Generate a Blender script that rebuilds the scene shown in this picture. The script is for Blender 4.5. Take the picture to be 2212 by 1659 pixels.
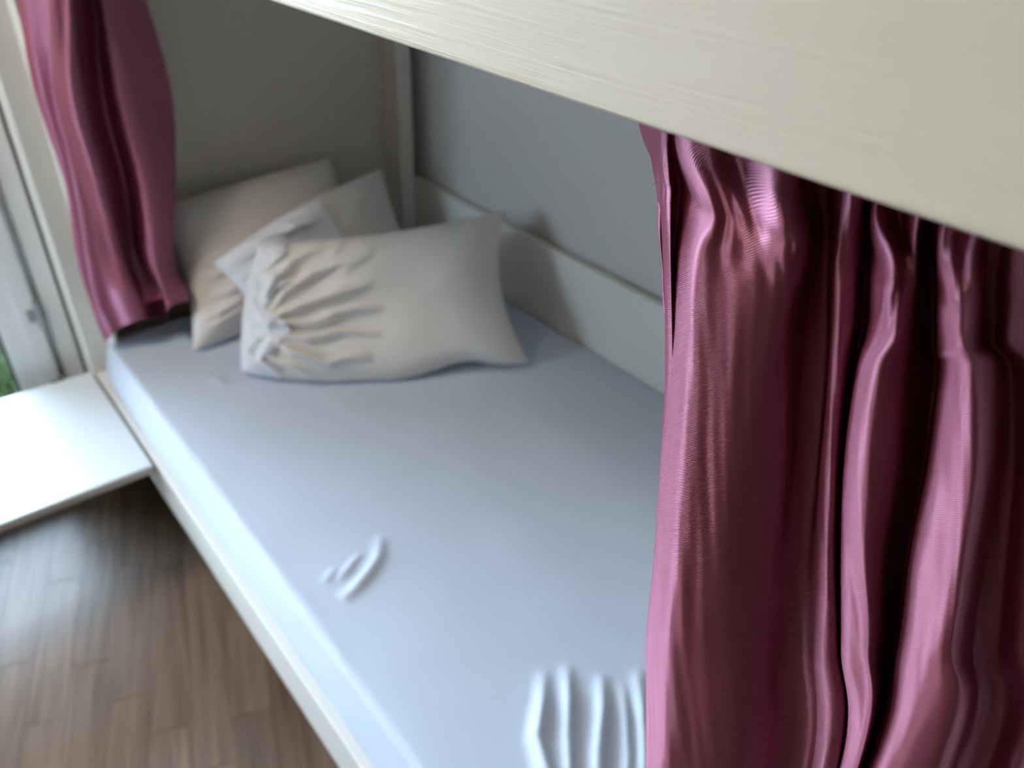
import bpy, bmesh, math, random
from mathutils import Vector, Matrix, noise

random.seed(7)
for o in list(bpy.data.objects):
    bpy.data.objects.remove(o, do_unlink=True)
SC = bpy.context.scene
COL = SC.collection

# ------------------------------------------------------------------ camera
# world: X from bed front to the wall, Y towards the bed head, Z up, floor at 0
FPX = 1663.27
CX, CY = 1106.0, 829.5
CAM = Vector((0.0, 0.0, 1.45))
RX = Vector((0.7702623, -0.6364808, 0.0398514))      # image right
RY = Vector((-0.3346714, -0.4566275, -0.8243097))    # image down
RZ = Vector((0.5428545, 0.6215975, -0.5647349))      # view direction
cd = bpy.data.cameras.new('camera')
cam = bpy.data.objects.new('camera', cd)
COL.objects.link(cam)
m = Matrix.Identity(4)
for i in range(3):
    m[i][0] = RX[i]; m[i][1] = -RY[i]; m[i][2] = -RZ[i]; m[i][3] = CAM[i]
cam.matrix_world = m
cd.sensor_fit = 'HORIZONTAL'
cd.sensor_width = 36.0
cd.lens = 36.0 * FPX / 2212.0
cd.clip_start = 0.01
cd.dof.use_dof = True
cd.dof.focus_distance = 0.425
cd.dof.aperture_fstop = cd.lens / 4.4
SC.camera = cam

# ------------------------------------------------------------------ light
W = bpy.data.worlds.new('sky'); SC.world = W; W.use_nodes = True
wn = W.node_tree; wn.nodes.clear()
wo = wn.nodes.new('ShaderNodeOutputWorld'); wb = wn.nodes.new('ShaderNodeBackground')
tc = wn.nodes.new('ShaderNodeTexCoord'); sx = wn.nodes.new('ShaderNodeSeparateXYZ')
cr = wn.nodes.new('ShaderNodeValToRGB')
cr.color_ramp.elements[0].position = 0.0; cr.color_ramp.elements[0].color = (0.70, 0.84, 1.0, 1)
cr.color_ramp.elements[1].position = 0.7; cr.color_ramp.elements[1].color = (0.58, 0.74, 1.0, 1)
wn.links.new(tc.outputs['Generated'], sx.inputs[0]); wn.links.new(sx.outputs['Z'], cr.inputs[0])
wn.links.new(cr.outputs[0], wb.inputs[0]); wb.inputs[1].default_value = 26.0
wn.links.new(wb.outputs[0], wo.inputs[0])

def area(name, loc, target, size, power, col):
    l = bpy.data.lights.new(name, 'AREA'); l.shape = 'RECTANGLE'; l.size, l.size_y = size
    l.energy = power; l.color = col
    o = bpy.data.objects.new(name, l); COL.objects.link(o); o.location = loc
    o.rotation_euler = (Vector(target) - Vector(loc)).to_track_quat('-Z', 'Y').to_euler()
    return o
# added warm fill from overhead, no lamp seen; lifts the rail and post
area('warm_overhead_fill', (-.75, 1.42, 2.47), (-.75, 1.42, 0), (0.5, 0.5), 18.0, (1.0, 0.86, 0.72))

SC.view_settings.view_transform = 'Standard'
SC.view_settings.look = 'None'
SC.view_settings.gamma = 1.0
SC.view_settings.use_curve_mapping = False
SC.view_settings.exposure = 0.2
SC.cycles.max_bounces = 10
SC.cycles.diffuse_bounces = 6
SC.cycles.caustics_reflective = False
SC.cycles.caustics_refractive = False
SC.cycles.sample_clamp_indirect = 6.0

# ------------------------------------------------------------------ helpers
def at(px, py, axis, val):
    """point on the ray of an image pixel where world axis == val (z above floor)"""
    d = RX * ((px - CX) / FPX) + RY * ((py - CY) / FPX) + RZ
    base = CAM[axis]
    return CAM + d * ((val - base) / d[axis])

def mat(name, col, rough=0.5, metal=0.0, spec=0.5, **kw):
    M = bpy.data.materials.new(name); M.use_nodes = True
    b = M.node_tree.nodes['Principled BSDF']
    b.inputs['Base Color'].default_value = (*col, 1)
    b.inputs['Roughness'].default_value = rough
    b.inputs['Metallic'].default_value = metal
    b.inputs['Specular IOR Level'].default_value = spec
    for k, v in kw.items():
        b.inputs[k.replace('_', ' ')].default_value = v
    return M

def nd(M, t, **kw):
    n = M.node_tree.nodes.new(t)
    for k, v in kw.items():
        setattr(n, k, v)
    return n

def lk(M, a, b):
    M.node_tree.links.new(a, b)

def bsdf(M):
    return M.node_tree.nodes['Principled BSDF']

def bump_noise(M, scale=(1, 1, 1), nscale=20, detail=4, strength=0.2, dist=0.002, rough=0.5, distortion=0.0):
    t = nd(M, 'ShaderNodeTexCoord'); mp = nd(M, 'ShaderNodeMapping'); mp.inputs['Scale'].default_value = scale
    n = nd(M, 'ShaderNodeTexNoise'); n.inputs['Scale'].default_value = nscale; n.inputs['Detail'].default_value = detail
    n.inputs['Roughness'].default_value = rough; n.inputs['Distortion'].default_value = distortion
    b = nd(M, 'ShaderNodeBump'); b.inputs['Strength'].default_value = strength; b.inputs['Distance'].default_value = dist
    lk(M, t.outputs['Object'], mp.inputs[0]); lk(M, mp.outputs[0], n.inputs['Vector'])
    lk(M, n.outputs['Fac'], b.inputs['Height']); lk(M, b.outputs[0], bsdf(M).inputs['Normal'])
    return n, b

def link(name, bm, material, parent=None, smooth=False):
    me = bpy.data.meshes.new(name); bm.to_mesh(me); bm.free()
    if smooth:
        for p in me.polygons: p.use_smooth = True
    me.materials.append(material)
    o = bpy.data.objects.new(name, me); COL.objects.link(o)
    if parent is not None: o.parent = parent
    return o

def empty(name, label, cat, loc=(0, 0, 0), group=None):
    o = bpy.data.objects.new(name, None); COL.objects.link(o); o.location = loc
    o.empty_display_size = 0.05
    return tag(o, label, cat, group)

def tag(o, label, cat, group=None):
    o['label'] = label; o['category'] = cat
    if group: o['group'] = group
    return o

def struct(o):
    o['kind'] = 'structure'; return o

def keep(o, parent):
    """parent without moving (parents are unrotated empties)"""
    o.parent = parent
    o.matrix_parent_inverse = Matrix.Translation(-Vector(parent.location))
    return o

def box_bm(lo, hi, bev=0.0, seg=2):
    bm = bmesh.new()
    bmesh.ops.create_cube(bm, size=1.0)
    for v in bm.verts:
        v.co = Vector([lo[i] + (v.co[i] + 0.5) * (hi[i] - lo[i]) for i in range(3)])
    if bev > 0:
        bmesh.ops.bevel(bm, geom=list(bm.edges), offset=bev, segments=seg, profile=0.6, affect='EDGES')
    return bm

def box(name, lo, hi, material, parent=None, bev=0.0, seg=2):
    o = link(name, box_bm(lo, hi, bev, seg), material, None)
    if parent is not None: keep(o, parent)
    return o

def crom(P, t):
    """Catmull-Rom through a list of Vectors (or floats) at parameter t in index space"""
    n = len(P); i = min(int(t), n - 2); f = t - i
    p1, p2 = P[i], P[i + 1]
    p0 = P[i - 1] if i > 0 else p1 * 2 - p2
    p3 = P[i + 2] if i + 2 < n else p2 * 2 - p1
    return 0.5 * ((2 * p1) + (p2 - p0) * f + (2 * p0 - 5 * p1 + 4 * p2 - p3) * f * f + (3 * p1 - p0 - 3 * p2 + p3) * f * f * f)

def grid_mesh(name, rows, material, parent=None, uv=None, smooth=True):
    nr, nc = len(rows), len(rows[0])
    vs = [tuple(v) for r in rows for v in r]
    fs = [(r * nc + c, r * nc + c + 1, (r + 1) * nc + c + 1, (r + 1) * nc + c) for r in range(nr - 1) for c in range(nc - 1)]
    me = bpy.data.meshes.new(name); me.from_pydata(vs, [], fs); me.update()
    if uv:
        ul = me.uv_layers.new(name='UVMap')
        li = 0
        for r in range(nr - 1):
            for c in range(nc - 1):
                for (a, b) in ((r, c), (r, c + 1), (r + 1, c + 1), (r + 1, c)):
                    ul.data[li].uv = uv[a][b]; li += 1
    if smooth:
        for p in me.polygons: p.use_smooth = True
    me.materials.append(material)
    o = bpy.data.objects.new(name, me); COL.objects.link(o)
    if parent is not None: keep(o, parent)
    return o

def tube(name, pts, r, material, parent=None, seg=8):
    bm = bmesh.new(); rings = []
    for i, p in enumerate(pts):
        a = pts[max(0, i - 1)]; b = pts[min(len(pts) - 1, i + 1)]
        d = (b - a).normalized(); s = d.orthogonal().normalized(); t = d.cross(s)
        rings.append([bm.verts.new(p + (s * math.cos(k * 2 * math.pi / seg) + t * math.sin(k * 2 * math.pi / seg)) * r) for k in range(seg)])
    for i in range(len(rings) - 1):
        for k in range(seg):
            bm.faces.new((rings[i][k], rings[i][(k + 1) % seg], rings[i + 1][(k + 1) % seg], rings[i + 1][k]))
    bm.faces.new(rings[0][::-1]); bm.faces.new(rings[-1])
    bmesh.ops.recalc_face_normals(bm, faces=bm.faces)
    o = link(name, bm, material, None, True)
    if parent is not None: keep(o, parent)
    return o

# ------------------------------------------------------------------ materials
M_wall = mat('wall_paint', (0.62, 0.60, 0.58), 0.85); bump_noise(M_wall, nscale=60, strength=0.08)
M_ceil = mat('ceiling_paint', (0.70, 0.68, 0.65), 0.9); bump_noise(M_ceil, nscale=60, strength=0.05)
M_plastic = mat('window_plastic', (0.86, 0.89, 0.89), 0.35)
_n, _b = bump_noise(M_plastic, (1, 1, 0.15), 18, 3, 0.03)
M_gasket = mat('rubber_gasket', (0.012, 0.016, 0.014), 0.6); bump_noise(M_gasket, nscale=90, strength=0.05)
M_hinge = mat('hinge_grey', (0.30, 0.31, 0.31), 0.4, 0.6); bump_noise(M_hinge, nscale=90, strength=0.05)
M_bench = mat('white_gloss_board', (0.80, 0.89, 0.95), 0.32); bump_noise(M_bench, nscale=8, strength=0.02)
M_edge = mat('board_edge', (0.62, 0.61, 0.57), 0.4); bump_noise(M_edge, nscale=40, strength=0.05)

def paint(name, col, grain):
    M = mat(name, col, 0.38)
    n, b = bump_noise(M, (26, 0.55, 34), 5.0, 6, grain, 0.0016, 0.62, 1.2)
    return M
M_paint = paint('cream_white_paint', (0.80, 0.79, 0.745), 0.16)
M_rail = paint('warm_lit_grained_paint', (0.94, 0.855, 0.71), 0.50)  # bed paint with the upper rail's warm light put into its colour
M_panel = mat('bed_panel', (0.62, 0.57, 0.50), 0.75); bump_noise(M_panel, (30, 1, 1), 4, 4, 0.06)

# window glass: clear with a Fresnel reflection, lets daylight straight through
M_glass = bpy.data.materials.new('window_glass'); M_glass.use_nodes = True
t = M_glass.node_tree; t.nodes.clear()
go = t.nodes.new('ShaderNodeOutputMaterial'); gm = t.nodes.new('ShaderNodeMixShader'); gf = t.nodes.new('ShaderNodeFresnel')
gt = t.nodes.new('ShaderNodeBsdfTransparent'); gg = t.nodes.new('ShaderNodeBsdfGlossy')
gt.inputs[0].default_value = (0.94, 0.97, 0.95, 1); gg.inputs['Roughness'].default_value = 0.0; gf.inputs[0].default_value = 1.45
t.links.new(gf.outputs[0], gm.inputs[0]); t.links.new(gt.outputs[0], gm.inputs[1]); t.links.new(gg.outputs[0], gm.inputs[2]); t.links.new(gm.outputs[0], go.inputs[0])

# fabric of the sheet and pillows
def cloth(name, col, rough=0.85):
    M = mat(name, col, rough, 0.0, 0.25)
    bsdf(M).inputs['Sheen Weight'].default_value = 0.15
    bump_noise(M, (1, 1, 1), 38, 4, 0.10, 0.002)
    return M
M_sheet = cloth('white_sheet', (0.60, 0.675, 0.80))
M_core = cloth('mattress_ticking', (0.72, 0.72, 0.70))
M_pillow = cloth('white_pillow_cotton', (0.80, 0.77, 0.74))
M_winlit = cloth('window_lit_pillow_cotton', (0.80, 0.83, 0.88))  # pillow cotton with bluish window light put into the colour

# plum satin: tinted sheen, fine diagonal twill
def satin(name, base, metal=0.66, rough=0.30, twill=0.4):
    M = mat(name, base, rough, metal, 0.5)
    b = bsdf(M)
    b.inputs['IOR'].default_value = 3.7; b.inputs['Specular Tint'].default_value = (1.0, 0.45, 0.66, 1)
    b.inputs['Anisotropic'].default_value = 0.93; b.inputs['Anisotropic Rotation'].default_value = 0.25
    b.inputs['Sheen Weight'].default_value = 0.12
    b.inputs['Sheen Tint'].default_value = (1.0, 0.6, 0.8, 1)
    uvn = nd(M, 'ShaderNodeUVMap'); uvn.uv_map = 'UVMap'
    wv = nd(M, 'ShaderNodeTexWave'); wv.wave_type = 'BANDS'; wv.bands_direction = 'DIAGONAL'
    wv.inputs['Scale'].default_value = 560.0; wv.inputs['Distortion'].default_value = 0.6; wv.inputs['Detail'].default_value = 1.0
    mp = nd(M, 'ShaderNodeMapping'); mp.inputs['Scale'].default_value = (-1, 1, 1); mp.inputs['Rotation'].default_value = (0, 0, math.radians(-8))
    lk(M, uvn.outputs[0], mp.inputs[0]); lk(M, mp.outputs[0], wv.inputs['Vector'])
    n = nd(M, 'ShaderNodeTexNoise'); n.inputs['Scale'].default_value = 45; n.inputs['Detail'].default_value = 3
    lk(M, uvn.outputs[0], n.inputs['Vector'])
    b1 = nd(M, 'ShaderNodeBump'); b1.inputs['Strength'].default_value = 0.04; b1.inputs['Distance'].default_value = 0.001
    lk(M, n.outputs['Fac'], b1.inputs['Height'])
    b2 = nd(M, 'ShaderNodeBump'); b2.inputs['Strength'].default_value = twill; b2.inputs['Distance'].default_value = 0.0004
    lk(M, wv.outputs['Fac'], b2.inputs['Height']); lk(M, b1.outputs[0], b2.inputs['Normal'])
    lk(M, b2.outputs[0], b.inputs['Normal'])
    tg = nd(M, 'ShaderNodeTangent'); tg.direction_type = 'UV_MAP'; tg.uv_map = 'UVMap'
    lk(M, tg.outputs[0], b.inputs['Tangent'])
    return M
M_satin = satin('plum_satin', (0.15, 0.018, 0.040), metal=0.0, rough=0.43)
M_fray = mat('pale_pink_thread', (0.75, 0.42, 0.55), 0.6); bump_noise(M_fray, nscale=200, strength=0.1)
M_thread = mat('white_thread', (0.8, 0.76, 0.76), 0.6); bump_noise(M_thread, nscale=200, strength=0.1)

# oak-look laminate
M_floor = mat('laminate', (0.3, 0.2, 0.13), 0.36)
tcn = nd(M_floor, 'ShaderNodeTexCoord'); mpn = nd(M_floor, 'ShaderNodeMapping'); mpn.inputs['Scale'].default_value = (22, 1.3, 1)
oi = nd(M_floor, 'ShaderNodeObjectInfo'); ad = nd(M_floor, 'ShaderNodeVectorMath'); ad.operation = 'ADD'
sc_ = nd(M_floor, 'ShaderNodeVectorMath'); sc_.operation = 'SCALE'; sc_.inputs['Scale'].default_value = 37.0
cmb = nd(M_floor, 'ShaderNodeCombineXYZ')
for k in range(3): lk(M_floor, oi.outputs['Random'], cmb.inputs[k])
lk(M_floor, cmb.outputs[0], sc_.inputs[0]); lk(M_floor, tcn.outputs['Object'], ad.inputs[0]); lk(M_floor, sc_.outputs[0], ad.inputs[1])
lk(M_floor, ad.outputs[0], mpn.inputs[0])
nn = nd(M_floor, 'ShaderNodeTexNoise'); nn.inputs['Scale'].default_value = 2.2; nn.inputs['Detail'].default_value = 7; nn.inputs['Distortion'].default_value = 0.8
lk(M_floor, mpn.outputs[0], nn.inputs['Vector'])
rp = nd(M_floor, 'ShaderNodeValToRGB')
rp.color_ramp.elements[0].position = 0.3; rp.color_ramp.elements[0].color = (0.22, 0.137, 0.092, 1)
rp.color_ramp.elements[1].position = 0.72; rp.color_ramp.elements[1].color = (0.42, 0.29, 0.205, 1)
lk(M_floor, nn.outputs['Fac'], rp.inputs[0])
hs = nd(M_floor, 'ShaderNodeHueSaturation'); mr = nd(M_floor, 'ShaderNodeMapRange')
mr.inputs['To Min'].default_value = 0.54; mr.inputs['To Max'].default_value = 0.76
lk(M_floor, oi.outputs['Random'], mr.inputs['Value']); lk(M_floor, mr.outputs[0], hs.inputs['Value']); lk(M_floor, rp.outputs[0], hs.inputs['Color'])
lk(M_floor, hs.outputs[0], bsdf(M_floor).inputs['Base Color'])
M_sub = mat('floor_joint', (0.10, 0.065, 0.04), 0.6); bump_noise(M_sub, nscale=30, strength=0.1)

M_grass = mat('lawn', (0.16, 0.30, 0.07), 1.0, 0.0, 0.0)
gn = nd(M_grass, 'ShaderNodeTexNoise'); gn.inputs['Scale'].default_value = 5; gn.inputs['Detail'].default_value = 6
gr = nd(M_grass, 'ShaderNodeValToRGB'); gr.color_ramp.elements[0].color = (0.008, 0.014, 0.005, 1); gr.color_ramp.elements[1].color = (0.018, 0.026, 0.011, 1)
lk(M_grass, gn.outputs['Fac'], gr.inputs[0]); lk(M_grass, gr.outputs[0], bsdf(M_grass).inputs['Base Color'])

# ------------------------------------------------------------------ room shell
XW, XL, YB, YF, ZC = 1.245, -1.6, 1.985, -2.4, 2.5
DX0, DX1, DZ1 = -0.80, 0.24, 2.18                      # glazed door opening in the back wall
struct(box('wall_right', (XW, YF - .2, -0.05), (XW + .2, YB + .2, ZC), M_wall))
M_tan = mat('tan_wall_paint', (0.26, 0.20, 0.155), 0.85); bump_noise(M_tan, nscale=60, strength=0.08)
WY0, WY1, WZ0, WZ1 = 1.36, 1.90, 0.75, 1.75              # window opening in the left wall
bm = bmesh.new()
def add_box(bm, lo, hi):
    r = bmesh.ops.create_cube(bm, size=1.0)
    for v in r['verts']:
        v.co = Vector([lo[i] + (v.co[i] + 0.5) * (hi[i] - lo[i]) for i in range(3)])
add_box(bm, (XL - .2, YF - .2, -.05), (XL, WY0, ZC)); add_box(bm, (XL - .2, WY1, -.05), (XL, YB + .2, ZC))
add_box(bm, (XL - .2, WY0, -.05), (XL, WY1, WZ0)); add_box(bm, (XL - .2, WY0, WZ1), (XL, WY1, ZC))
struct(link('wall_left', bm, M_tan))
wd = struct(bpy.data.objects.new('window_1', None)); COL.objects.link(wd); wd.location = (XL - .08, (WY0 + WY1) / 2, WZ0)
bm = bmesh.new()
for lo, hi in (((WY0, WZ0), (WY0 + .07, WZ1)), ((WY1 - .07, WZ0), (WY1, WZ1)), ((WY0 + .07, WZ0), (WY1 - .07, WZ0 + .07)), ((WY0 + .07, WZ1 - .07), (WY1 - .07, WZ1)), (((WY0 + WY1) / 2 - .05, WZ0 + .07), ((WY0 + WY1) / 2 + .05, WZ1 - .07))):
    add_box(bm, (XL - .12, lo[0], lo[1]), (XL - .05, hi[0], hi[1]))
keep(link('window_frame', bm, M_plastic), wd)
for q in (0, 1):
    c_ = (WY0 + WY1) / 2; l_, h_ = ((WY0 + .07, c_ - .05), (c_ + .05, WY1 - .07))[q]
    box('pane', (XL - .09, l_, WZ0 + .07), (XL - .084, h_, WZ1 - .07), M_glass, wd)
box('window_sill', (XL - .05, WY0 - .03, WZ0 - .03), (XL + .10, WY1 + .03, WZ0), M_bench, wd, .004)
struct(box('wall_front', (XL, YF - .2, -0.05), (XW, YF, ZC), M_tan))
struct(box('ceiling', (XL - .2, YF - .2, ZC), (XW + .2, YB + .2, ZC + .1), M_ceil))
bm = bmesh.new()
def add_box(bm, lo, hi):
    r = bmesh.ops.create_cube(bm, size=1.0)
    for v in r['verts']:
        v.co = Vector([lo[i] + (v.co[i] + 0.5) * (hi[i] - lo[i]) for i in range(3)])
add_box(bm, (XL, YB, -0.05), (DX0, YB + .2, ZC))
add_box(bm, (DX1, YB, -0.05), (XW, YB + .2, ZC))
add_box(bm, (DX0, YB, DZ1), (DX1, YB + .2, ZC))
struct(link('wall_back', bm, M_wall))

# laminate floor: base plus individual strips running at an angle to the bed
fl = struct(box('floor', (XL, YF, -0.05), (XW, YB, -0.008), M_sub))
fd = Vector((0.325, 0.9457, 0)).normalized(); fs_ = Vector((fd.y, -fd.x, 0))
SW = 0.0765
rest = bmesh.new()
def clip_strip(a0, a1, b0, b1):
    """strip rectangle clipped to the room, as a list of floor points"""
    poly = [fs_ * a0 + fd * b0, fs_ * a1 + fd * b0, fs_ * a1 + fd * b1, fs_ * a0 + fd * b1]
    for ax, lim, sgn in ((0, XL, 1), (0, XW, -1), (1, YF, 1), (1, YB + .05, -1)):
        out = []
        for i in range(len(poly)):
            p, q = poly[i], poly[(i + 1) % len(poly)]
            dp, dq = (p[ax] - lim) * sgn, (q[ax] - lim) * sgn
            if dp >= 0: out.append(p)
            if (dp >= 0) != (dq >= 0): out.append(p + (q - p) * (dp / (dp - dq)))
        poly = out
        if len(poly) < 3: return None
    return poly
def strip_prism(bm, poly, z0=-0.008, z1=0.0, bev=0.0007):
    c = sum(poly, Vector()) / len(poly)
    lo = [bm.verts.new((p.x, p.y, z0)) for p in poly]
    mi = [bm.verts.new((p.x, p.y, z1 - bev)) for p in poly]
    hi = [bm.verts.new((p.x + (c - p).normalized().x * bev, p.y + (c - p).normalized().y * bev, z1)) for p in poly]
    n = len(poly)
    for A, B in ((lo, mi), (mi, hi)):
        for i in range(n): bm.faces.new((A[i], A[(i + 1) % n], B[(i + 1) % n], B[i]))
    bm.faces.new(hi)
rnd = random.Random(3)
a = -3.6
while a < 3.2:
    b = -4.2 + rnd.uniform(-.5, 0)
    while b < 3.6:
        L = rnd.choice((0.38, 0.45, 0.52, 0.6))
        poly = clip_strip(a, a + SW - .0004, b, b + L - .0004)
        b += L
        if not poly: continue
        c = sum(poly, Vector()) / len(poly)
        near = -0.75 < c.x < 0.45 and 0.35 < c.y < 1.98
        if near:
            bm = bmesh.new(); strip_prism(bm, [p - c for p in poly])
            rz = math.atan2(fd.y, fd.x) - math.pi / 2
            bmesh.ops.rotate(bm, verts=bm.verts, cent=(0, 0, 0), matrix=Matrix.Rotation(-rz, 3, 'Z'))
            bmesh.ops.recalc_face_normals(bm, faces=bm.faces)
            o = link('plank', bm, M_floor, fl); o.location = c; o.rotation_euler = (0, 0, rz)
        else:
            strip_prism(rest, poly)
    a += SW
bmesh.ops.recalc_face_normals(rest, faces=rest.faces)
ro = link('planks_beyond', rest, M_floor, fl); ro['kind'] = 'stuff'

# ------------------------------------------------------------------ glazed balcony door in the back wall
YD = 1.955                                              # inner face of the frame
dr = struct(bpy.data.objects.new('door_1', None)); COL.objects.link(dr); dr.location = (-.28, YD, 0)
box('outer_frame', (0.175, YD + .03, 0.036), (0.2, YD + .088, DZ1 - .05), M_plastic, dr)
box('outer_frame', (0.199, YD, 0), (DX1, YD + .09, DZ1), M_plastic, dr, .004)
box('outer_frame', (DX0, YD, 0), (DX0 + .045, YD + .09, DZ1), M_plastic, dr, .004)
box('outer_frame', (DX0 + .045, YD, DZ1 - .045), (0.199, YD + .09, DZ1), M_plastic, dr, .004)
box('threshold', (DX0 + .045, YD, 0), (0.199, YD + .09, 0.03), M_plastic, dr, .004)
def sash(x0, x1, w=.088):
    z0, z1 = .036, DZ1 - .051
    y0, y1 = YD - .008, YD + .07
    bm = bmesh.new()
    # stepped profile of each stile/rail: outer land plus a lower inner land
    for (a0, a1, c0, c1) in ((x0, x0 + w, z0, z1), (x1 - w, x1, z0, z1), (x0 + w, x1 - w, z0, z0 + w), (x0 + w, x1 - w, z1 - w, z1)):
        add_box(bm, (a0, y0 + .012, c0), (a1, y1, c1))
    q = .042
    for (a0, a1, c0, c1) in ((x0, x0 + q, z0, z1), (x1 - q, x1, z0, z1), (x0 + q, x1 - q, z0, z0 + q), (x0 + q, x1 - q, z1 - q, z1)):
        add_box(bm, (a0, y0, c0), (a1, y0 + .013, c1))
    bmesh.ops.bevel(bm, geom=list(bm.edges), offset=.003, segments=2, affect='EDGES')
    keep(link('sash', bm, M_plastic), dr)
    g = .006; i0, i1, k0, k1 = x0 + w, x1 - w, z0 + w, z1 - w
    bm = bmesh.new()
    for (a0, a1, c0, c1) in ((i0, i0 + g, k0, k1), (i1 - g, i1, k0, k1), (i0 + g, i1 - g, k0, k0 + g), (i0 + g, i1 - g, k1 - g, k1)):
        add_box(bm, (a0, y0 + .016, c0), (a1, y0 + .05, c1))
    keep(link('gasket', bm, M_gasket), dr)
    o = box('pane', (i0 + g, y0 + .036, k0 + g), (i1 - g, y0 + .042, k1 - g), M_glass, dr)
sash(DX0 + .055, 0.183)
bm = box_bm((-.724, YD - .03, 1.0), (-.69, YD - .008, 1.13), .006)
add_box(bm, (-.715, YD - .05, 1.06), (-.60, YD - .03, 1.08)); keep(link('door_handle', bm, M_hinge), dr)
for zc in (0.50, 0.30, 1.95):
    bm = bmesh.new()
    bmesh.ops.create_cone(bm, cap_ends=True, segments=14, radius1=.007, radius2=.007, depth=.07 if zc > .4 else .045, matrix=Matrix.Translation((.185, YD - .009, zc)))
    add_box(bm, (.160, YD - .011, zc - .016), (.184, YD - .007, zc + .016))
    keep(link('hinge', bm, M_hinge), dr)

# ground outside
lawn = box('ground', (-12, YB + .2, -.25), (12, 26, -.12), M_grass); struct(lawn)
bm = bmesh.new(); r2 = random.Random(5)
for k in range(26000):
    x = r2.uniform(-2.6, 1.4); y = 2.22 + 3.2 * r2.random() ** 1.5; h = r2.uniform(.03, .07); an = r2.uniform(0, 6.3); w = .004
    d = Vector((math.cos(an), math.sin(an), 0)); lean = Vector((r2.uniform(-.02, .02), r2.uniform(-.02, .02), h)); p = Vector((x, y, -.122))
    a_, b_, c_ = bm.verts.new(p - d * w), bm.verts.new(p + d * w), bm.verts.new(p + lean); bm.faces.new((a_, b_, c_))
gb = link('grass_blades', bm, M_grass); gb['kind'] = 'stuff'; tag(gb, 'short green lawn grass outside the glazed balcony door', 'grass')

# ------------------------------------------------------------------ white bench under the door
HB = 0.345
bn = empty('low_bench', 'low glossy white bench between the bed front and the balcony door', 'bench', (-.45, 1.66, 0))
box('bench_top', (-1.10, 1.435, HB - .02), (0.244, 1.885, HB), M_bench, bn, .0025)
box('edge_band', (-1.099, 1.4325, HB - .0185), (0.243, 1.4362, HB - .0025), M_edge, bn)
box('side_panel', (-1.09, 1.46, 0), (-1.07, 1.87, HB - .02), M_bench, bn, .002)
for x_ in (-.48, .205):
    box('leg', (x_, 1.852, 0), (x_ + .028, 1.88, HB - .02), M_bench, bn, .002)

# ------------------------------------------------------------------ bunk bed
bed = empty('bunk_bed', 'cream white painted wooden bunk bed with purple curtains, filling the corner', 'bed', (.73, .9, 0))
XF = 0.252                                             # front face
YH, YE = 1.866, -0.09
ZT = 1.45 + .17                                        # top of the upper rail
bm = box_bm((XF, YE, 1.3595), (XF + .018, YH + .05, ZT), .0035, 3)
keep(link('upper_rail', bm, M_rail, None, True), bed)
for p in bed.children[-1].data.polygons: p.use_smooth = False
box('front_rail', (XF, YE + .02, 0.2285), (XF + .026, YH, 0.3475), M_paint, bed, .003)
box('wall_rail', (1.213, YE + .03, 0.30), (1.236, YH + .02, 0.658), M_paint, bed, .003)
# posts at the head: front one stepped, rear one plain
box('corner_post', (0.248, YH, 0), (0.302, YB - .003, 1.95), M_paint, bed, .003)
box('post_batten', (0.300, 1.795, 0.36), (0.309, YH + .03, 1.3585), M_paint, bed, .002)
box('corner_post', (1.166, YH, 0), (1.211, YB - .003, 1.95), M_paint, bed, .003)
box('corner_post', (0.2715, YE - .055, 0), (0.32, YE + .02, 1.95), M_paint, bed, .003)
box('corner_post', (1.166, YE - .055, 0), (1.211, YE + .02, 1.95), M_paint, bed, .003)
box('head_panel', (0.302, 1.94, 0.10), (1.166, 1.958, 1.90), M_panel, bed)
box('foot_panel', (0.32, YE - .05, 0.10), (1.166, YE - .035, 1.90), M_panel, bed)
box('bed_base', (0.281, YE + .03, 0.235), (1.21, 1.84, 0.252), M_paint, bed)
box('upper_base', (0.272, YE + .03, 1.425), (1.21, 1.9, 1.445), M_paint, bed)
box('upper_wall_rail', (1.213, YE + .03, 1.36), (1.236, YH + .02, 1.60), M_paint, bed, .003)
tube('curtain_rod', [Vector((0.287, YE + .03, 1.376)), Vector((0.287, YH, 1.376))], .004, M_hinge, bed)

# ------------------------------------------------------------------ mattress with its fitted sheet
ZM = 0.45
mt = empty('mattress', 'single mattress in a smooth white fitted sheet on the lower bunk', 'mattress', (.75, .9, .255))
box('mattress_core', (0.30, -0.05, 0.255), (1.195, 1.80, 0.435), M_core, mt, .02)
def seg_d(p, a, b):
    ab = b - a; t = max(0, min(1, (p - a).dot(ab) / ab.length_squared)); return (p - (a + ab * t)).length, t
def px2(pts): return [at(x, y, 2, ZM).xy for x, y in pts]
WR = []   # wrinkles: polyline on the sheet, width, height
WR.append((px2([(822, 1155), (818, 1205), (795, 1240), (765, 1275), (735, 1295)]), .010, .0075))
WR.append((px2([(780, 1195), (755, 1225), (730, 1255)]), .006, .0045))
WR.append((px2([(725, 1225), (700, 1260)]), .007, .003))
WR.append((px2([(455, 812), (490, 836)]), .009, .004))
for pl, w_, h_ in (([(1175, 1440), (1172, 1520), (1160, 1600), (1180, 1670), (1200, 1740)], .010, .016),
                   ([(1225, 1430), (1228, 1520), (1225, 1600), (1230, 1700)], .009, .016),
                   ([(1300, 1450), (1300, 1540), (1290, 1640), (1290, 1740)], .010, .018),
                   ([(1345, 1470), (1350, 1560), (1355, 1640), (1350, 1720)], .008, .013),
                   ([(1378, 1440), (1385, 1540), (1390, 1640), (1385, 1740)], .009, .016),
                   ([(1440, 1450), (1445, 1560), (1450, 1700)], .010, .015)):
    WR.append((px2(pl), w_, h_))
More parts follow.
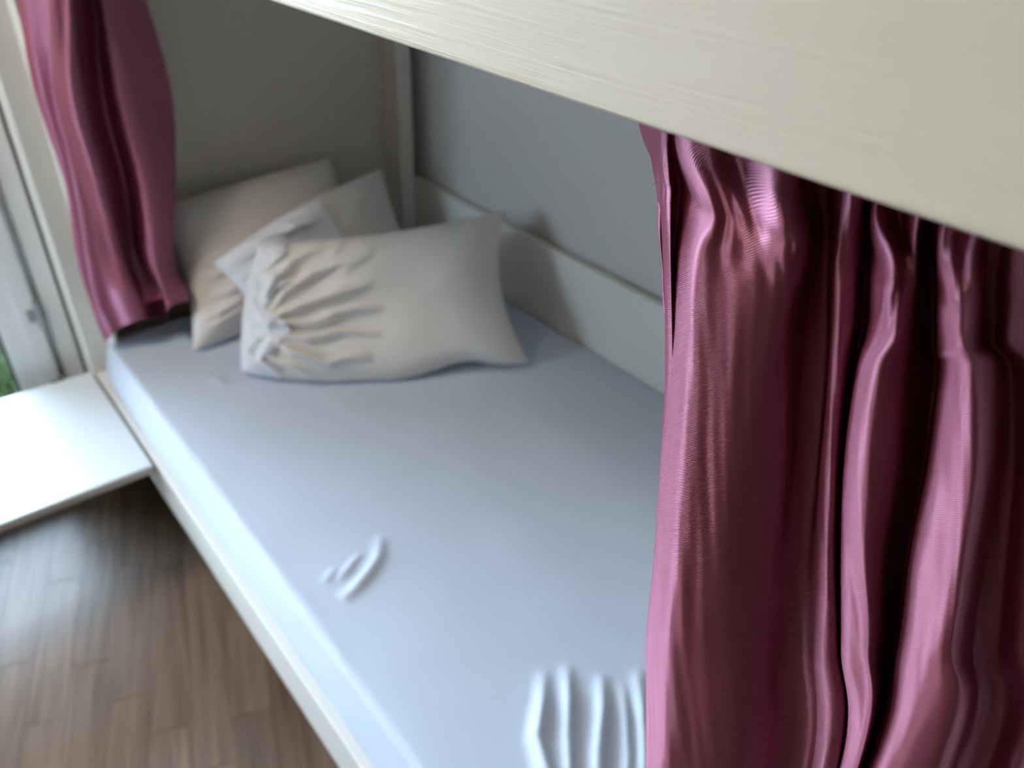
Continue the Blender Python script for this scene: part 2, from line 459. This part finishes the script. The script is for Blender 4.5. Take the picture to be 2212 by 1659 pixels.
def sheet_h(x, y):
    p = Vector((x, y)); z = 0.0
    for pl, w_, h_ in WR:
        q0 = pl[0]; r_ = .45
        if (p - q0).length > r_: continue
        best = 9; tt = 0; n = len(pl) - 1
        for i in range(n):
            d, t_ = seg_d(p, pl[i], pl[i + 1])
            if d < best: best, tt = d, (i + t_) / n
        e = min(1, tt * 3.0, (1 - tt) * 6.0 + .4) if h_ > .011 else math.sin(math.pi * min(1, max(0, tt))) ** .6
        z += h_ * max(e, 0) * math.exp(-(best / w_) ** 2)
    z += .0022 * noise.noise(Vector((x * 5, y * 4, 0))) + .0011 * noise.noise(Vector((x * 16 + y * 9, y * 7 - x * 5, 3)))
    return z
# cross-section: flat top rolling over the front edge, down to a tuck behind the rail
top_n = 200
prof = []
for i in range(top_n + 1):
    prof.append((1.208 - i * (1.208 - .298) / top_n, 0.0))
for k in range(1, 7):
    an = k / 6 * math.radians(78)
    prof.append((.298 - .016 * math.sin(an), -.016 * (1 - math.cos(an))))
prof += [(.2785, -.024), (.274, -.040), (.2695, -.058), (.266, -.076), (.265, -.090), (.269, -.0965), (.279, -.0985), (.284, -.12), (.287, -.16)]
y0_, y1_ = -0.06, 1.838
ny = 430
rows = []
RC = .045
for j in range(ny + 1):
    y = y0_ + (y1_ - y0_) * j / ny
    r = []
    over = max(0, (y - (y1_ - RC)) / RC)               # rounded corner in plan at the head end
    xin = RC * (1 - math.sqrt(max(0, 1 - over * over)))
    for i, (x, dz) in enumerate(prof):
        edge = max(0, 1 - (x - .29) / .5)
        xx = x + xin * edge ** 2
        z = ZM + dz
        if i <= top_n:
            z += sheet_h(xx, y) * min(1, max(0, (x - .30) / .02))
        else:
            z += .0012 * noise.noise(Vector((y * 14, i * .35, 5)))
            xx += .0016 * noise.noise(Vector((y * 9, i * .3, 9)))
        # roll down at the head end
        t_ = max(0, (y - (y1_ - .02)) / .02)
        z -= .018 * (1 - math.sqrt(max(0, 1 - t_ * t_)))
        r.append(Vector((xx, y, z)))
    rows.append(r)
rows.append([Vector((v.x, v.y + .001, min(v.z, ZM - .10))) for v in rows[-1]])
rows.append([Vector((v.x, v.y, .27)) for v in rows[-1]])
grid_mesh('fitted_sheet', rows, M_sheet, mt)

# ------------------------------------------------------------------ pillows
def smooth01(t): t = max(0, min(1, t)); return t * t * (3 - 2 * t)
def pillow(name, label, BL, BR, TR, TL, thick, bulge, wr, material, n=110, seed=0, s_rng=(0, 1), part=None, grow=0.0, root=None, ragged=0.0, floor_z=None):
    """closed cushion: bilinear quad with pinched corners, puffed both ways; wr(s,t)-> extra front relief"""
    nrm = (BR - BL).cross(TL - BL).normalized()         # towards the viewer
    cen = (BL + BR + TR + TL) / 4
    bm = bmesh.new(); vf = {}; vb = {}
    def base(s, t):
        p = (BL * (1 - s) + BR * s) * (1 - t) + (TL * (1 - s) + TR * s) * t
        # concave sides between the corners, bottom side sags out
        ex = (BR - BL); ey = (TL - BL)
        p -= ey * (bulge[0] * (math.sin(math.pi * s ** .8) - (.75 * math.exp(-((s - .76) / .13) ** 2) if bulge[0] > .1 else 0)) * (1 - t) ** 1.4) ; p -= ey * (bulge[1] * math.sin(math.pi * s) * t)
        p += ex * (bulge[2] * math.sin(math.pi * t) * (1 - s)); p -= ex * (bulge[3] * math.sin(math.pi * t) * s)
        return p
    for i in range(n + 1):
        for j in range(n + 1):
            t = j / n; hi_ = s_rng[1] + (ragged * (noise.noise(Vector((t * 4.3, seed, 2))) + .5 * noise.noise(Vector((t * 11, seed, 5)))) if ragged else 0)
            s = s_rng[0] + (hi_ - s_rng[0]) * i / n
            p = base(s, t)
            e = (max(0, min(s, 1 - s)) * 4) ** .62 if min(s, 1 - s) * 4 < 1 else 1
            f = (max(0, min(t, 1 - t)) * 4) ** .62 if min(t, 1 - t) * 4 < 1 else 1
            es = 1 - (1 - min(1, e)) ** 2; fs2 = 1 - (1 - min(1, f)) ** 2
            h = thick * es * fs2
            q = Vector((s * 3.1 + seed, t * 2.6, seed))
            edge = min(1, 8 * min(s, 1 - s), 8 * min(t, 1 - t))
            fr = h * (1 + .12 * noise.noise(q * 1.7)) + (wr(s, t) * (.35 + .65 * edge) if wr else 0)
            vf[i, j] = p + nrm * (fr + grow); vb[i, j] = p - nrm * (h * .55 + grow)
    if floor_z is not None:
        for d in (vf, vb):
            for k in d:
                if d[k].z < floor_z: d[k].z = floor_z
    Vf = {k: bm.verts.new(v) for k, v in vf.items()}
    Vb = {}
    for k, v in vb.items():
        i, j = k
        rim = j in (0, n) or (i == 0 and s_rng[0] == 0) or (i == n and s_rng[1] == 1)
        Vb[k] = Vf[k] if rim and grow == 0 else bm.verts.new(v)
    for i in range(n):
        for j in range(n):
            bm.faces.new((Vf[i, j], Vf[i + 1, j], Vf[i + 1, j + 1], Vf[i, j + 1]))
            quad = (Vb[i, j], Vb[i, j + 1], Vb[i + 1, j + 1], Vb[i + 1, j])
            if len(set(quad)) == 4:
                try: bm.faces.new(quad)
                except ValueError: pass
    if grow:
        rimk = [(i, 0) for i in range(n + 1)], [(i, n) for i in range(n + 1)], [(0, j) for j in range(n + 1)]
        for L_ in rimk:
            for k in range(n):
                A, B = L_[k], L_[k + 1]
                bm.faces.new((Vf[A], Vf[B], Vb[B], Vb[A]))
    bmesh.ops.recalc_face_normals(bm, faces=bm.faces)
    if root is None and part is None:
        o = link(name, bm, material, None, True)
        return tag(o, label, 'pillow', 'white pillows at the bed head')
    o = link(part, bm, material, None, True)
    keep(o, root); return o

def folds(lst):
    """sum of curved ridges given in (s,t) polylines: (points, width, height)"""
    def f(s, t):
        z = 0; p = Vector((s + .022 * noise.noise(Vector((s * 9, t * 9, 1))), t + .03 * noise.noise(Vector((s * 8, t * 8, 6)))))
        for pl, w_, h_ in lst:
            best = 9; tt = 0
            for i in range(len(pl) - 1):
                d, u = seg_d(p, Vector(pl[i]), Vector(pl[i + 1]))
                if d < best: best = d; tt = (i + u) / (len(pl) - 1)
            z += 1.25 * h_ * math.exp(-(best / w_) ** 2) * (math.sin(math.pi * (.12 + .76 * tt)))
        return z
    return f

# back pillow: stands against the head panel, half behind the left curtain
def on_ray(px, py, axis, val): return at(px, py, axis, val)
P_BL = at(418, 758, 2, 0.462); P_TL = at(330, 452, 1, 1.89); P_TR = at(712, 338, 1, 1.915); P_BR = at(830, 640, 2, 0.462)
P_BR = Vector((1.02, 1.74, .462))
w1 = folds([([(.0, .52), (.10, .50), (.22, .53)], .030, .010), ([(.0, .42), (.12, .40), (.24, .42)], .028, .010), ([(.02, .30), (.14, .27), (.22, .28)], .03, .009),
            ([(.0, .18), (.1, .16), (.2, .18)], .028, .009), ([(.0, .63), (.1, .60)], .03, .008), ([(.05, .08), (.2, .1)], .03, .006)])
pillow('pillow', 'white pillow leaning on the head panel, rearmost, half hidden by the left purple curtain', P_BL, P_BR, P_TR, P_TL, .055, (.02, .0, .05, .05), w1, M_pillow, seed=1.0, floor_z=.458)

# middle pillow: tilted, bluish window light coloured onto its left part
Q_TL = at(462, 566, 1, 1.685); Q_TR = at(822, 364, 1, 1.82); Q_BL = Vector((.594, 1.554, .475)); Q_BR = Vector((1.085, 1.68, .475))
mp_ = empty('pillow', 'white pillow in the middle of the three, left half coloured with bluish window light', 'pillow', (.75, 1.7, .46), 'white pillows at the bed head')
w2 = folds([([(.05, .88), (.2, .78), (.32, .58)], .035, .013), ([(.02, .74), (.13, .62), (.22, .42)], .028, .013), ([(.1, .98), (.28, .84), (.42, .80)], .03, .009), ([(.30, .97), (.40, .72)], .03, .008)])
pillow('', '', Q_BL, Q_BR, Q_TR, Q_TL, .05, (.03, -.07, .03, .03), None, M_pillow, seed=4.0, part='cushion', root=mp_, floor_z=.47)
pillow('', '', Q_BL, Q_BR, Q_TR, Q_TL, .053, (.03, -.07, .03, .03), w2, M_winlit, seed=4.0, s_rng=(0, .56), part='window_lit_part', grow=.004, root=mp_, ragged=.04, floor_z=.464)

# front pillow: lies against the other two, left end crumpled and coloured with bluish window light
F_BL = at(522, 800, 2, 0.468); F_BR = at(1142, 784, 2, 0.468); F_TR = at(1090, 455, 1, 1.36); F_TL = at(560, 530, 1, 1.585)
w3 = folds([([(.13, .40), (.24, .52), (.36, .60), (.47, .62)], .028, .022), ([(.13, .38), (.26, .40), (.38, .46), (.50, .47)], .026, .022),
            ([(.13, .35), (.25, .30), (.36, .33), (.48, .31)], .026, .020), ([(.12, .32), (.22, .20), (.33, .16), (.44, .17)], .026, .020),
            ([(.11, .30), (.15, .15), (.24, .06), (.34, .04)], .024, .014), ([(.12, .42), (.18, .60), (.28, .74), (.40, .80)], .028, .018),
            ([(.10, .42), (.11, .62), (.16, .82), (.26, .92)], .028, .014), ([(.09, .40), (.03, .58), (.02, .80)], .026, .014),
            ([(.09, .36), (.03, .40)], .026, .014), ([(.09, .32), (.04, .20), (.05, .06)], .024, .016), ([(.12, .28), (.10, .12), (.13, .03)], .018, .012),
            ([(.45, .93), (.43, .80), (.38, .72)], .03, .008), ([(.33, .97), (.33, .86)], .022, .007),
            ([(.70, .62), (.85, .72)], .05, .004), ([(.68, .48), (.86, .54)], .05, .004), ([(.55, .30), (.70, .22)], .06, .004)])
fp_ = empty('pillow', 'front white pillow, largest in view, crumpled left end and smooth right end', 'pillow', (.75, 1.45, .46), 'white pillows at the bed head')
pillow('', '', F_BL, F_BR, F_TR, F_TL, .075, (.14, .05, -.02, .06), w3, M_pillow, n=150, seed=8.0, part='cushion', root=fp_, floor_z=.458)
def w4(s, t):
    q = Vector((s * 16, t * 9, 2.0)); return w3(s, t) + .011 * noise.ridged_multi_fractal(q * .55, 1.0, 2.0, 3, 1.0, 2.0) - .008 + .006 * noise.noise(q)
fl_ = pillow('', '', F_BL, F_BR, F_TR, F_TL, .077, (.14, .05, -.02, .06), w4, M_winlit, n=110, seed=8.0, s_rng=(0, .14), part='window_lit_end', grow=.004, root=fp_, ragged=.10, floor_z=.456)
fl_['label'] = 'crumpled left end, bluish window light in its colour'

# ------------------------------------------------------------------ curtains
def drape(name, cols, material, parent=None, nu=8, nv=22, wob=.0012, seed=0, stitch=None, flip=False):
    """cols: list of columns, each a list of Vectors from top to bottom (same count). Smooth sheet through them."""
    nc, nr = len(cols), len(cols[0])
    G = []
    U = [u / nu for u in range((nc - 1) * nu + 1)]; V = [v / nv for v in range((nr - 1) * nv + 1)]
    colv = [[crom(c, v) for v in V] for c in cols]
    uv = []
    for vi, v in enumerate(V):
        line = [colv[c][vi] for c in range(nc)]
        r = []; 
        for u in U:
            p = crom(line, u)
            q = Vector((u * .35 + seed, p.z * 9, seed))
            n1 = noise.noise(q) * wob * 2.0 + noise.noise(Vector((u * 1.1 + seed, p.z * 24 + u * 2, seed + 7))) * wob
            p = p + Vector((n1, 0, 0))
            if stitch: p = p + stitch(p, u)
            r.append(p)
        G.append(r)
    # arc-length UVs so the weave keeps one real-world size
    mid = G[len(G) // 2]; su = [0.0]
    for i in range(1, len(mid)): su.append(su[-1] + (mid[i] - mid[i - 1]).length)
    for r in G: uv.append([(su[i], r[i].z) for i in range(len(r))])
    return grid_mesh(name, G, material, parent, uv)

# right curtain -- columns run from image left to right; rows: behind rail, below rail, stitched pocket line, ... hem
rc = empty('curtain', 'plum satin curtain gathered under the upper rail, on the right near the camera', 'curtain', (.287, .1, .45), 'plum satin bunk curtains')
RL = lambda px: .3376 * (px - 571)
R = {  # px of each fold feature: under rail, at stitch, +260 below rail, 800, 1000, 1200, 1400, 1650
 0: (1384, 1418, 1430, 1437, 1426, 1413, 1396, 1396), 1: (1424, 1430, 1436, 1441, 1429, 1416, 1399, 1399),
 2: (1440, 1445, 1447, 1450, 1436, 1424, 1408, 1405), 3: (1454, 1470, 1456, 1456, 1443, 1431, 1415, 1411),
 4: (1468, 1522, 1494, 1486, 1473, 1462, 1446, 1436), 5: (1532, 1568, 1556, 1544, 1526, 1510, 1496, 1490),
 6: (1598, 1628, 1640, 1600, 1580, 1560, 1542, 1540), 7: (1672, 1694, 1700, 1660, 1630, 1604, 1592, 1590),
 8: (1728, 1745, 1727, 1705, 1690, 1668, 1650, 1640), 9: (1752, 1765, 1747, 1735, 1722, 1704, 1690, 1680),
 10: (1790, 1792, 1790, 1785, 1766, 1750, 1742, 1740), 11: (1810, 1802, 1798, 1791, 1775, 1766, 1760, 1755),
 12: (1828, 1810, 1806, 1800, 1790, 1785, 1780, 1780), 13: (1862, 1850, 1842, 1827, 1812, 1805, 1809, 1811),
 14: (1878, 1872, 1866, 1848, 1820, 1813, 1816, 1816), 15: (1888, 1893, 1886, 1853, 1825, 1818, 1820, 1819),
 16: (1905, 1930, 1906, 1868, 1840, 1842, 1862, 1846), 17: (1948, 1952, 1936, 1902, 1880, 1872, 1878, 1856),
 18: (1982, 1978, 1966, 1950, 1932, 1906, 1898, 1862), 19: (2004, 1995, 1990, 1994, 1975, 1940, 1920, 1868),
 20: (2022, 2020, 2020, 2024, 2000, 1964, 1936, 1873), 21: (2030, 2028, 2028, 2036, 2011, 1971, 1942, 1878),
 22: (2050, 2056, 2056, 2070, 2062, 2044, 2000, 1922), 23: (2078, 2082, 2082, 2104, 2104, 2080, 2050, 2010),
 24: (2104, 2102, 2100, 2130, 2130, 2100, 2072, 2048), 25: (2122, 2122, 2122, 2160, 2152, 2124, 2096, 2072),
 26: (2160, 2150, 2150, 2186, 2190, 2172, 2152, 2132), 27: (2188, 2190, 2186, 2232, 2232, 2222, 2212, 2202), 28: (2270, 2270, 2270, 2310, 2310, 2310, 2300, 2300)}
DX = [.300, .282, .2775, .2745, .2648, .2668, .2705, .2765, .287, .299, .304, .292, .284, .288, .304, .282, .2745, .271, .279, .298, .305, .279, .2695, .2675, .274, .294, .300, .294, .31]
OV = {  # depth changes near the heading (rows 0,1,2)
 2: (.279, .2755, .2745), 3: (.283, .284, .2815), 0: (.304, .300), 4: (.278, .268), 5: (.278, .271), 6: (.286, .2735), 7: (.2775, .2705), 8: (.284, .280), 16: (.283, .270), 17: (.292, .276), 22: (.276, .270), 23: (.280, .271)}
cols = []
for c in range(29):
    px = R[c]; X = DX[c]; v = []
    pys = [RL(px[0]) + 8, RL(px[1]) + 122, RL(px[2]) + 262, 800, 1000, 1200, 1400, 1650]
    if pys[2] > 760: pys[2] = 740
    for k, (x_, y_) in enumerate(zip(px, pys)):
        d = X
        if c in OV and k < len(OV[c]): d = OV[c][k]
        if k == 0: d = max(d, .2765)
        v.append(at(x_, y_, 0, d))
    top = Vector((.283 + (X - .283) * .35, v[0].y + .002, 1.372)); top.x = max(.278, top.x)
    v = [top + Vector((0, 0, .018)), top] + v
    # extend to the hem on the mattress
    d = (v[-1] - v[-2]); e = v[-1]
    for zz in (.80, .62, .463):
        f = (e.z - zz)
        if f > 0.01: v.append(Vector((X + .012, e.y + d.y / max(.03, -d.z) * f * .25, zz)))
        else: v.append(Vector((X + .012, e.y, zz)))
    cols.append(v)
def stitch(p, u):
    zs = 1.327
    g = math.exp(-((p.z - zs) / .0035) ** 2)
    pk = .0012 * noise.noise(Vector((u * 2.4, p.z * 60, 2))) * math.exp(-((p.z - zs) / .02) ** 2)
    return Vector((.0009 * g + pk, 0, 0))
drape('curtain_fabric', cols, M_satin, rc, nu=14, nv=26, wob=.00045, seed=2.0, stitch=stitch)
# narrow turned hem and loose thread on its left edge
ed = []
for i in range(60):
    t_ = i / 59; py = 384 + t_ * 340
    xx = 1416 + 22 * t_ + 1.5 * math.sin(t_ * 14); 
    w_ = (7 + 3 * math.sin(t_ * 9)) * (1 - t_ * .55)
    ed.append([at(xx, py, 0, .2985), at(xx + w_ * .5, py, 0, .2955), at(xx + w_, py, 0, .296), at(xx + w_ + 8, py, 0, .299)])
o = grid_mesh('turned_hem', ed, M_satin, rc, [[(j * .004, v.z) for j, v in enumerate(r)] for r in ed]); o['label'] = 'paler turned side hem of the curtain'
tp = [at(1423, 391, 0, .294), at(1413, 396, 0, .291), at(1405, 404, 0, .289), at(1396, 414, 0, .288)]
tube('loose_thread', [crom(tp, i * 3 / 12) for i in range(13)], .00014, M_thread, rc, 5)
# frayed raw edge where the right-hand fold overlaps
bm = bmesh.new(); r3 = random.Random(4)
EP = [(2012, 1000), (1990, 1100), (1971, 1200), (1955, 1300), (1942, 1400), (1922, 1500), (1900, 1590), (1878, 1660), (1868, 1700)]
for k in range(420):
    t_ = r3.random() ** .8; x_, y_ = [crom([Vector((a_, b_, 0)) for a_, b_ in EP], t_ * 8)[q] for q in (0, 1)]
    ln = r3.uniform(1.5, 5) * (1.8 if t_ > .75 else 1)
    p = at(x_ + 3, y_, 0, .283); q = at(x_ - ln, y_ + r3.uniform(1, 5), 0, .2815); wv_ = Vector((0, 0, .00018))
    bm.faces.new((bm.verts.new(p - wv_), bm.verts.new(p + wv_), bm.verts.new(q)))
o = link('frayed_edge', bm, M_fray); keep(o, rc); o['kind'] = 'stuff'

# left curtain, pushed together at the head end
lc = empty('curtain', 'plum satin curtain bunched at the bed head, beside the balcony door and pillows', 'curtain', (.35, 1.8, .45), 'plum satin bunk curtains')
LR = [-140, 0, 200, 400, 560, 650, 715]
LCOL = [ # px at rows, y-depth
 ((2, 36, 75, 140, 166, 196, 226), 1.824), ((28, 58, 94, 149, 173, 198, 229), 1.819), ((52, 80, 106, 155, 180, 203, 234), 1.806),
 ((74, 102, 114, 163, 190, 212, 244), 1.797), ((88, 112, 126, 180, 212, 236, 262), 1.794), ((110, 140, 146, 200, 238, 262, 285), 1.790),
 ((124, 150, 160, 214, 256, 284, 302), 1.787), ((134, 160, 182, 232, 270, 304, 322), 1.797), ((148, 178, 200, 252, 284, 326, 342), 1.838),
 ((176, 206, 226, 276, 300, 345, 357), 1.852), ((186, 216, 246, 296, 318, 356, 363), 1.820), ((200, 232, 276, 318, 334, 352, 360), 1.822),
 ((222, 262, 310, 346, 350, 362, 372), 1.842), ((246, 292, 344, 366, 366, 386, 392), 1.870), ((268, 316, 371, 381, 376, 404, 409), 1.900)]
HEM = [20, 22, 18, 6, -8, -18, -24, -28, -28, -26, -22, -42, -55, -62, -66]
cols = []
for k, (px, yd) in enumerate(LCOL):
    v = []
    for j, (x_, y_) in enumerate(zip(px, LR)):
        y2 = y_ + (HEM[k] if j == 6 else HEM[k] * .4 if j == 5 else 0)
        fw = (0, .03, .055, .10, .14, .19, .21)[j] * max(0, (k - 8) / 6)
        v.append(at(x_, y2, 1, 1.75 + (yd - 1.80) * 1.5 - fw - (.012 if j >= 5 and 4 < k < 9 else 0)))
    tp_ = v[0]
    yd = 1.75 + (yd - 1.80) * 1.5
    v = [Vector((.30 + (tp_.x - .30) * .75, yd, 1.385)), Vector((.30 + (tp_.x - .30) * .85, yd, 1.33))] + v
    for p in v:
        p.z = max(p.z, .462)
    cols.append(v)
# fabric returns behind the front folds and closes the bundle
for (dx, dy) in ((-.010, .030), (-.06, .045), (-.12, .035)):
    cols.append([Vector((max(.305, p.x + dx), min(1.925, p.y + dy), max(p.z, .47))) for p in cols[14]])
drape('curtain_fabric', cols, M_satin, lc, nu=9, nv=14, wob=.0010, seed=11.0)
